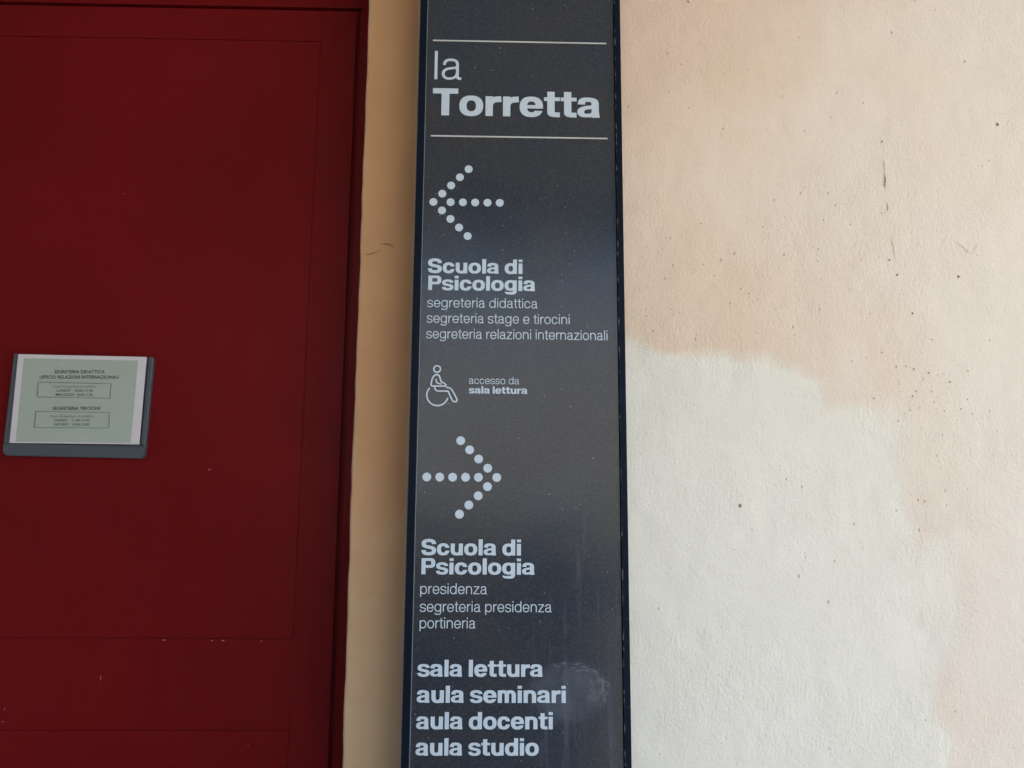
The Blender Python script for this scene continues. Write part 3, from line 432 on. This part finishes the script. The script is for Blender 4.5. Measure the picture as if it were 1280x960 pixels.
def wall():
    rad = 0.005
    prof = [(AX, 0.46), (AX, 0.30), (AX, 0.20), (AX, 0.14), (AX, 0.11)]
    prof += [(AX+rad*(1-math.cos(R(a))), WY+rad*(1-math.sin(R(a)))) for a in range(0, 91, 15)]
    x = AX+rad+0.004
    while x < 1.05: prof.append((x, WY)); x += 0.005 if x < 0.95 else 0.02
    for xx in (1.2, 1.5, 2.0, 3.0, 4.5): prof.append((xx, WY))
    zs = [0.0, 0.3, 0.6, 0.9, 1.0]+list(np.arange(1.05, 2.62, 0.005))+[2.62, 2.66, 2.70, 2.75, 2.8, 3.0, 3.6, 4.2]
    px = np.array([p[0] for p in prof]); py = np.array([p[1] for p in prof]); Z = np.array(zs)
    X, ZZ = np.meshgrid(px, Z); Y = np.tile(py, (len(Z), 1))
    wav = 0.0032*vnoise(X*5+3, ZZ*5, 1)+0.0016*vnoise(X*17, ZZ*17+5, 2)+0.0006*vnoise(X*60, ZZ*60, 3)
    front = Y < WY+rad*1.01
    wav = wav*np.clip((2.62-ZZ)/0.10, 0, 1)
    Y = Y+np.where(front, wav, 0)
    edge = (np.abs(X-AX) < 0.012)
    X = X+np.where(edge, 0.0022*vnoise(X*0+7, ZZ*6, 5)+0.0012*vnoise(X*0+2, ZZ*35, 6), 0)
    n, m = X.shape
    V = np.stack([X, Y, ZZ], -1).reshape(-1, 3)
    idx = np.arange(n*m).reshape(n, m)
    F = np.stack([idx[:-1, :-1], idx[:-1, 1:], idx[1:, 1:], idx[1:, :-1]], -1).reshape(-1, 4)
    V = V.tolist(); F = F.tolist()
    sdv = poly_sd(X.ravel(), ZZ.ravel(), PATCH).tolist()
    def quad(*q):
        b = len(V); V.extend(q); F.append([b, b+1, b+2, b+3]); sdv.extend([1.0]*4)
    top = 2.62
    quad((-1.31, WY+0.0005, top), (AX+0.006, WY+0.0005, top), (AX+0.006, WY+0.0005, 4.2), (-1.31, WY+0.0005, 4.2))          # above the door
    quad((-1.31, WY, top), (-1.31, 0.46, top), (AX, 0.46, top), (AX, WY, top))       # soffit
    quad((-4.5, WY, 0), (-1.31, WY, 0), (-1.31, WY, 4.2), (-4.5, WY, 4.2))
    quad((-1.31, WY, 0), (-1.31, 0.46, 0), (-1.31, 0.46, top), (-1.31, WY, top))     # far jamb
    me = bpy.data.meshes.new('plaster_wall'); me.from_pydata(V, [], F); me.update()
    a = me.attributes.new('patch_distance', 'FLOAT', 'POINT'); a.data.foreach_set('value', sdv)
    for p in me.polygons: p.use_smooth = True
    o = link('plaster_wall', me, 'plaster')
    return tag(o, 'peach plaster wall with a large pale worn patch beside the sign', 'wall')
WALL = wall()
def sliver(bm, pts, widths, y):
    n = len(pts); L = []; 
    for i, (p, wd) in enumerate(zip(pts, widths)):
        a = Vector(pts[max(i-1, 0)]); b = Vector(pts[min(i+1, n-1)]); d = (b-a).normalized(); q = Vector((-d.y, d.x))*wd/2
        L.append((bm.verts.new((p[0]+q.x, y, p[1]+q.y)), bm.verts.new((p[0]-q.x, y, p[1]-q.y))))
    for (a, b), (c, d) in zip(L, L[1:]): bm.faces.new((a, b, d, c))
def wall_y(x, z):
    X, Z = np.array([x]), np.array([z])
    return WY+float((0.0032*vnoise(X*5+3, Z*5, 1)+0.0016*vnoise(X*17, Z*17+5, 2)+0.0006*vnoise(X*60, Z*60, 3))[0])
rng = random.Random(4)
def crack(pts, widest, mat, steps=7, gaps=0.0, jit=0.0008):
    bm = bmesh.new(); P = spline(pts, steps); n = len(P)
    P = [(x+rng.uniform(-jit, jit), z+rng.uniform(-jit, jit)) for x, z in P]
    W = [max(0.0001, widest*math.sin(math.pi*min(1, max(0, i/(n-1))))*rng.uniform(0.5, 1.1)) for i in range(n)]
    L = []
    for i, ((x, z), wd) in enumerate(zip(P, W)):
        a = Vector(P[max(i-1, 0)]); b = Vector(P[min(i+1, n-1)]); d = (b-a).normalized(); q = Vector((-d.y, d.x))*wd/2
        y = wall_y(x, z)-0.0012
        L.append((bm.verts.new((x+q.x, y, z+q.y)), bm.verts.new((x-q.x, y, z-q.y))))
    for (a, b), (c, d) in zip(L, L[1:]): bm.faces.new((a, b, d, c))
    bmesh.ops.recalc_face_normals(bm, faces=bm.faces[:])
    return link('crack', bm_mesh(bm), mat, WALL)
crack([(-.2585, 2.0148), (-.2475, 2.014), (-.237, 2.0183), (-.2279, 2.024)], 0.0018, 'crack')
crack([(-.2310, 2.0305), (-.2215, 2.0324), (-.2134, 2.0311), (-.2066, 2.027)], 0.0027, 'crack')
crack([(.6293, 2.195), (.6297, 2.183), (.6300, 2.172)], 0.0012, 'pit')
crack([(.6297, 2.172), (.6303, 2.160), (.6290, 2.150), (.6295, 2.143)], 0.0025, 'pit')
crack([(.6300, 2.117), (.6306, 2.108), (.6303, 2.100)], 0.0017, 'pit')
crack([(.6335, 2.062), (.6350, 2.045), (.6371, 2.028), (.638, 2.012)], 0.0012, 'faint')
crack([(.7387, 2.0526), (.7594, 2.0359), (.7697, 2.0276)], 0.0010, 'faint'); crack([(.7697, 2.0276), (.7822, 2.0461)], 0.0008, 'faint')
def pits():
    bm = bmesh.new()
    spots = [(.787, 2.3808, .0020), (.834, 2.2629, .0030), (.7446, 1.988, .0028), (.2991, 2.486, .0024), (.3591, 1.6035, .0030), (.6608, 1.9233, .0022),
             (.629, 2.228, .0022), (.62, 2.098, .0016), (.628, 2.016, .0022), (.64, 1.99, .0022), (.61, 2.02, .0014), (.86, 1.60, .0024), (.834, 1.255, .0024)]
    spots += [(rng.gauss(.66, .055), rng.gauss(1.80, .035), rng.uniform(.0005, .0016)) for _ in range(34)]
    spots += [(rng.uniform(.19, .52), rng.gauss(1.95, .05), rng.uniform(.0005, .0013)) for _ in range(55)]
    spots += [(rng.uniform(.20, .86), rng.uniform(1.22, 2.5), rng.uniform(.0004, .0010)) for _ in range(60)]
    for x, z, r in spots:
        if x > .99: continue
        n = 8; a0 = rng.uniform(0, 6)
        y = wall_y(x, z)-0.0011
        bm.faces.new([bm.verts.new((x+r*rng.uniform(.45, .9)*math.cos(a0+k*6.283/n), y, z+r*rng.uniform(.7, 1.35)*math.sin(a0+k*6.283/n))) for k in range(n)][::1])
    bmesh.ops.recalc_face_normals(bm, faces=bm.faces[:])
    o = link('pinholes', bm_mesh(bm), 'pit', WALL); o['kind'] = 'stuff'
pits()

# ------------------------------------------------------------------ red door
DY = 0.20
door = tag(empty('red_door', (-0.785, DY, 0)), 'dark red panelled wooden door with a grey notice holder on it', 'door')
door_off = Vector((0.785, -DY, 0))
def child(o, root):
    o.location = Vector(o.location)-root.location; return o
fr = boxes('door_frame', [(-0.2995, AX-0.0005, DY+0.003, DY+0.09, 0.0, 2.5425), (-1.3095, -1.2715, DY+0.003, DY+0.09, 0.0, 2.5425),
                          (-1.3095, AX-0.0005, DY+0.003, DY+0.09, 2.543, 2.619)], 'red', door, 0.002); child(fr, door)
st = boxes('door_stop', [(-1.272, -0.299, DY+0.014, DY+0.085, 0.0, 2.543)], 'red', door, 0); child(st, door)
LX0, LX1 = -1.265, -0.3070; PX0, PX1 = -1.198, -0.3745
leaf = boxes('door_leaf', [(PX1+0.0012, LX1, DY, DY+0.0023, 0.012, 2.5345), (LX0, PX0-0.0012, DY, DY+0.0023, 0.012, 2.5345),
                           (PX0-0.0010, PX1+0.0010, DY+0.0004, DY+0.0022, 2.4712, 2.5345), (PX0-0.0010, PX1+0.0010, DY+0.0004, DY+0.0022, 1.2300, 1.3757),
                           (PX0-0.0010, PX1+0.0010, DY+0.0004, DY+0.0022, 0.012, 0.16)], 'red', door, 0.0006); child(leaf, door)
core = boxes('leaf_core', [(LX0+0.004, LX1-0.004, DY+0.0024, DY+0.0135, 0.016, 2.530)], 'red', door, 0); child(core, door)
for z0, z1 in ((1.3772, 2.4695), (0.1615, 1.2282)):
    p = boxes('door_panel', [(PX0, PX1, DY+0.0007, DY+0.0023, z0, z1)], 'red', leaf, 0.0003)
bm = bmesh.new()
for x, z, a, b in ((-.5903, 1.3735, .0075, .0022), (-.5099, 1.3728, .006, .0016), (-.4911, 1.3728, .007, .0018), (-.4266, 1.372, .004, .0016),
                   (-.6908, 1.3125, .0014, .012), (-.5321, 1.6599, .008, .0016), (-.7194, 2.162, .005, .0012), (-.8449, 1.2424, .004, .0014), (-.8445, 1.262, .0012, .006), (-.44, 1.205, .003, .001)):
    n = 9; bm = bmesh.new()
    bm.faces.new([bm.verts.new((x+a*.38*rng.uniform(.6, 1.1)*math.cos(k*6.283/n), DY-0.0004, z+b*.5*rng.uniform(.6, 1.1)*math.sin(k*6.283/n))) for k in range(n)][::-1])
    link('paint_chip', bm_mesh(bm), 'chip', leaf)


# ------------------------------------------------------------------ notice holder on the door, with its sheet
HY = DY-0.0005
HC = (-0.7625, 1.770); TILT = R(-0.85)
def rotxz(x, z):
    c, s = math.cos(TILT), math.sin(TILT); return (HC[0]+x*c-z*s, HC[1]+x*s+z*c)
def rot_mesh(o, root):
    me = o.data
    for v in me.vertices:
        x, z = rotxz(v.co.x, v.co.z); v.co.x, v.co.z = x, z
    return child(o, root)
holder = tag(empty('notice_holder', (HC[0], HY, HC[1]-0.09)), 'blue grey plastic notice holder fixed to the red door', 'notice holder')
bm = bmesh.new(); prism(bm, rounded(-.1225, .1212, -.0905, .0870, (.010, .008, .002, .002)), HY-0.004, HY)
rot_mesh(link('back_plate', bm_mesh(bm), 'steel', holder), holder)
bm = bmesh.new(); prism(bm, rounded(-.1225, .1212, -.0905, -.0690, (.010, .008, .001, .001)), HY-0.0085, HY-0.0041)
bmesh.ops.bevel(bm, geom=[e for e in bm.edges if all(v.co.y < HY-0.008 for v in e.verts)], offset=0.0012, segments=2, affect='EDGES')
rot_mesh(link('bottom_lip', bm_mesh(bm), 'steel', holder), holder)
for x0, x1 in ((-.1225, -.1125), (.1130, .1212)):
    bm = bmesh.new(); add_box(bm, x0, x1, HY-0.0085, HY-0.0041, -.0688, .0885, 0.0018, 3)
    if x0 < 0: add_box(bm, x0+.0022, x1-.0058, HY-0.0102, HY-0.0086, -.0680, .0880, 0.0004, 2)
    rot_mesh(link('side_rail', bm_mesh(bm), 'steel', holder), holder)
sheet = tag(empty('office_hours_notice', (HC[0], HY-0.005, HC[1]-0.07)), 'white framed pale green sheet of office hours inside the grey holder', 'notice')
# sheet corners in the world: tl, tr, br, bl
QC = [(-.8752, 1.8592), (-.6511, 1.8565), (-.6524, 1.7022), (-.8749, 1.7030)]
SY = HY-0.0088
def q2w(u, v, y):
    a = Vector(QC[0]).lerp(Vector(QC[1]), u); b = Vector(QC[3]).lerp(Vector(QC[2]), u); p = a.lerp(b, v); return (p.x, y, p.y)
def z2uv(x, y):       # measured on an enlargement of the notice
    xl = 152-70*(y-83)/704; xr = 1178-60*(y-105)/695; yt = 83+22*(x-152)/1026; yb = 787+13*(x-82)/1036
    return ((x-xl)/(xr-xl), (y-yt)/(yb-yt))
def sheetpiece(name, u0, v0, u1, v1, y, mat, thick=0.0004, rows=12, root=None):
    bm = bmesh.new(); G = []
    for i in range(rows+1):
        for j in range(rows+1):
            u, v = u0+(u1-u0)*j/rows, v0+(v1-v0)*i/rows
            G.append(bm.verts.new(q2w(u, v, y-0.0012*math.sin(u*math.pi)*math.sin(v*2.2))))
    for i in range(rows):
        for j in range(rows):
            k = i*(rows+1)+j; bm.faces.new((G[k], G[k+rows+1], G[k+rows+2], G[k+1]))
    bmesh.ops.recalc_face_normals(bm, faces=bm.faces[:])
    bmesh.ops.solidify(bm, geom=bm.faces[:], thickness=thick)
    o = link(name, bm_mesh(bm), mat, root or sheet); return o if root else child(o, sheet)
paper = sheetpiece('paper', 0, 0, 1, 1, SY, 'sheet')
sheetpiece('tinted_field', 0.048, 0.045, 0.935, 0.985, SY-0.0008, 'tint', 0.0002, root=paper)
def sheet_xf(xx, zz, y):
    u, v = z2uv(xx, -zz); return q2w(u, v, y-0.0012*math.sin(u*math.pi)*math.sin(v*2.2))
TY = SY-0.0016
for nm, t, b, xa, xb, y, h, mt in (
    ('heading', 'SEGRETERIA DIDATTICA', .012, 445, 845, 238, 26, 'ink'), ('heading', 'UFFICIO RELAZIONI INTERNAZIONALI', .012, 326, 955, 281, 26, 'ink'),
    ('text_line', 'Orari di apertura al pubblico', 0, 432, 780, 352, 20, 'inkthin'), ("text_line", "LUNEDI'   10.00-12.00", .004, 463, 750, 385, 19, 'ink'), ('text_line', "MERCOLEDI'  10.00-11.00", .004, 455, 748, 418, 19, 'ink'),
    ('heading', 'SEGRETERIA TIROCINI', .012, 430, 808, 529, 25, 'ink'),
    ('text_line', 'Orari di apertura al pubblico', 0, 408, 760, 588, 20, 'inkthin'), ("text_line", "LUNEDI'   11.00-13.00", .004, 442, 724, 620, 19, 'ink'), ("text_line", "GIOVEDI'   10.00-12.00", .004, 442, 722, 653, 19, 'ink')):
    small_print(nm, t, b, (xa+xb)/2, xb-xa, -y, h, TY, mt, paper, sheet_xf)
for q in (((315, 308), (897, 322), (887, 438), (308, 426)), ((296, 541), (885, 550), (878, 672), (285, 668))):
    bm = bmesh.new()
    pts = []
    for a, b in zip(q, q[1:]+q[:1]):
        for k in range(8):
            t = k/8; pts.append(q2w(*z2uv(a[0]+(b[0]-a[0])*t, a[1]+(b[1]-a[1])*t), 0)[::2])
    ribbon_path(bm, pts, 0.0007, TY-0.0012, TY+0.0010, closed=True)
    link('text_box', bm_mesh(bm), 'inkthin', paper)

# ------------------------------------------------------------------ directory sign
SZ0, SZ1 = 0.85, 2.72
sign = tag(empty('directory_sign', (0, WY, SZ0)), 'tall dark grey wall sign with white lettering and dotted arrows in a navy frame', 'sign')
def sc(o): return child(o, sign)
bm = bmesh.new()
add_box(bm, -0.1652, -0.1536, 0.0, WY+0.004, SZ0, SZ1, 0.0009)
add_box(bm, 0.1545, 0.1650, 0.0, WY+0.004, SZ0, SZ1, 0.0009)
add_box(bm, -0.1535, 0.1544, 0.0, WY+0.004, SZ0, SZ0+0.011, 0.0009)
add_box(bm, -0.1535, 0.1544, 0.0, WY+0.004, SZ1-0.011, SZ1, 0.0009)
sc(link('frame', bm_mesh(bm), 'navy', sign))
PY = 0.0032
panel = sc(boxes('panel', [(-0.1528, 0.1538, PY, PY+0.008, SZ0+0.012, SZ1-0.012)], 'panel', sign, 0.0004))
sc(boxes('panel_edge', [(-0.1535, -0.1524, PY-0.0022, PY-0.0001, SZ0+0.012, SZ1-0.012)], 'seal', sign, 0.0003))
LY = PY-0.0001; TH = 0.0004
for z in (2.3548, 2.1886):
    boxes('rule', [(-0.1433, 0.1417, LY-TH, LY, z-0.0011, z+0.0011)], 'rule', panel, 0)
LINES = [
    ('la', 'light', -0.1397, -0.0959, 2.2865, 0.0495),
    ('Torretta', 'heavy', -0.1415, 0.1294, 2.2241, 0.0465),
    ('Scuola di', 'heavy', -0.1431, 0.0051, 1.9606, 0.0232),
    ('Psicologia', 'heavy', -0.142, 0.0249, 1.933, 0.0232),
    ('segreteria didattica', 'light', -0.1427, 0.0288, 1.9056, 0.0155),
    ('segreteria stage e tirocini', 'light', -0.1429, 0.0789, 1.8808, 0.0155),
    ('segreteria relazioni internazionali', 'light', -0.1431, 0.1378, 1.856, 0.0155),
    ('accesso da', 'light', -0.0762, 0.0009, 1.7854, 0.0112),
    ('sala lettura', 'heavy', -0.0762, 0.0132, 1.7706, 0.011),
    ('Scuola di', 'heavy', -0.1432, 0.0048, 1.5277, 0.0233),
    ('Psicologia', 'heavy', -0.1425, 0.0249, 1.4999, 0.0233),
    ('presidenza', 'light', -0.1434, -0.0453, 1.4716, 0.0155),
    ('segreteria presidenza', 'light', -0.1434, 0.0503, 1.4461, 0.0155),
    ('portineria', 'light', -0.1432, -0.0616, 1.4227, 0.0155),
    ('sala lettura', 'heavy', -0.1448, 0.037, 1.3549, 0.0235),
    ('aula seminari', 'heavy', -0.145, 0.0708, 1.3187, 0.0235),
    ('aula docenti', 'heavy', -0.145, 0.0519, 1.2824, 0.0235),
    ('aula studio', 'heavy', -0.145, 0.0316, 1.2466, 0.0235)]
for t, wgt, x0, x1, z, cap in LINES:
    name = 'title' if cap > 0.04 else ('heading' if cap > 0.02 else 'text_line')
    lettering(name, t, wgt, x0, x1, z, cap, LY, TH, 'letter', panel)
def dots(name, pts, r):
    bm = bmesh.new()
    for x, z in pts:
        prism(bm, [(x+r*math.cos(k*math.pi/14), z+r*math.sin(k*math.pi/14)) for k in range(28)], LY-TH, LY)
    return link(name, bm_mesh(bm), 'letter', panel)
def arrow(tip, dx, dz, n, sx, step):
    P = [tip]
    for k in range(1, n+1): P += [(tip[0]+dx*k, tip[1]+dz*k), (tip[0]+dx*k, tip[1]-dz*k)]
    return P+[(sx+step*k, tip[1]) for k in range(5)]
dots('arrow', arrow((-.1368, 2.0771), .01378, .01393, 4, -.1095, .0195), .0063)['label'] = 'dotted arrow pointing left'
dots('arrow', arrow((-.0322, 1.6429), -.01382, .01378, 4, -.1375, .0194), .0066)['label'] = 'dotted arrow pointing right'
sym = bmesh.new(); sw = 0.0021; y0, y1 = LY-TH, LY
circ = lambda cx, cz, r, a0, a1, n: [(cx+r*math.cos(R(a0+(a1-a0)*k/n)), cz+r*math.sin(R(a0+(a1-a0)*k/n))) for k in range(n+1)]
ribbon_path(sym, circ(-.1254, 1.8080, .0051, 0, 360, 28)[:-1], sw, y0, y1, True)
ribbon_path(sym, circ(-.1240, 1.7676, .0163, 138, 345, 40), sw, y0+.00002, y1)
body = [(-.1120, 1.7815), (-.1325, 1.7815), (-.1342, 1.7828)]+spline([(-.1341, 1.7855), (-.1322, 1.7935), (-.1292, 1.7980), (-.1255, 1.7993), (-.1223, 1.7978), (-.1207, 1.7940), (-.1192, 1.7892)], 5)+[(-.1130, 1.7850), (-.1112, 1.7832)]
ribbon_path(sym, body, sw, y0+.00004, y1, True)
ribbon_path(sym, spline([(-.1268, 1.7925), (-.1262, 1.7885), (-.1240, 1.7860), (-.1180, 1.7845)], 5), sw*.9, y0+.00006, y1)
legp = spline([(-.1285, 1.7806), (-.1278, 1.7765), (-.1247, 1.7739)], 5)+[(-.1079, 1.7737)]+spline([(-.1039, 1.7651), (-.1009, 1.7593), (-.0980, 1.7576), (-.0949, 1.7582), (-.0943, 1.7611), (-.0985, 1.7695), (-.1027, 1.7765), (-.1059, 1.7787), (-.1110, 1.7797)], 5)
ribbon_path(sym, legp, sw, y0+.00008, y1)
link('wheelchair_symbol', bm_mesh(sym), 'letter', panel)
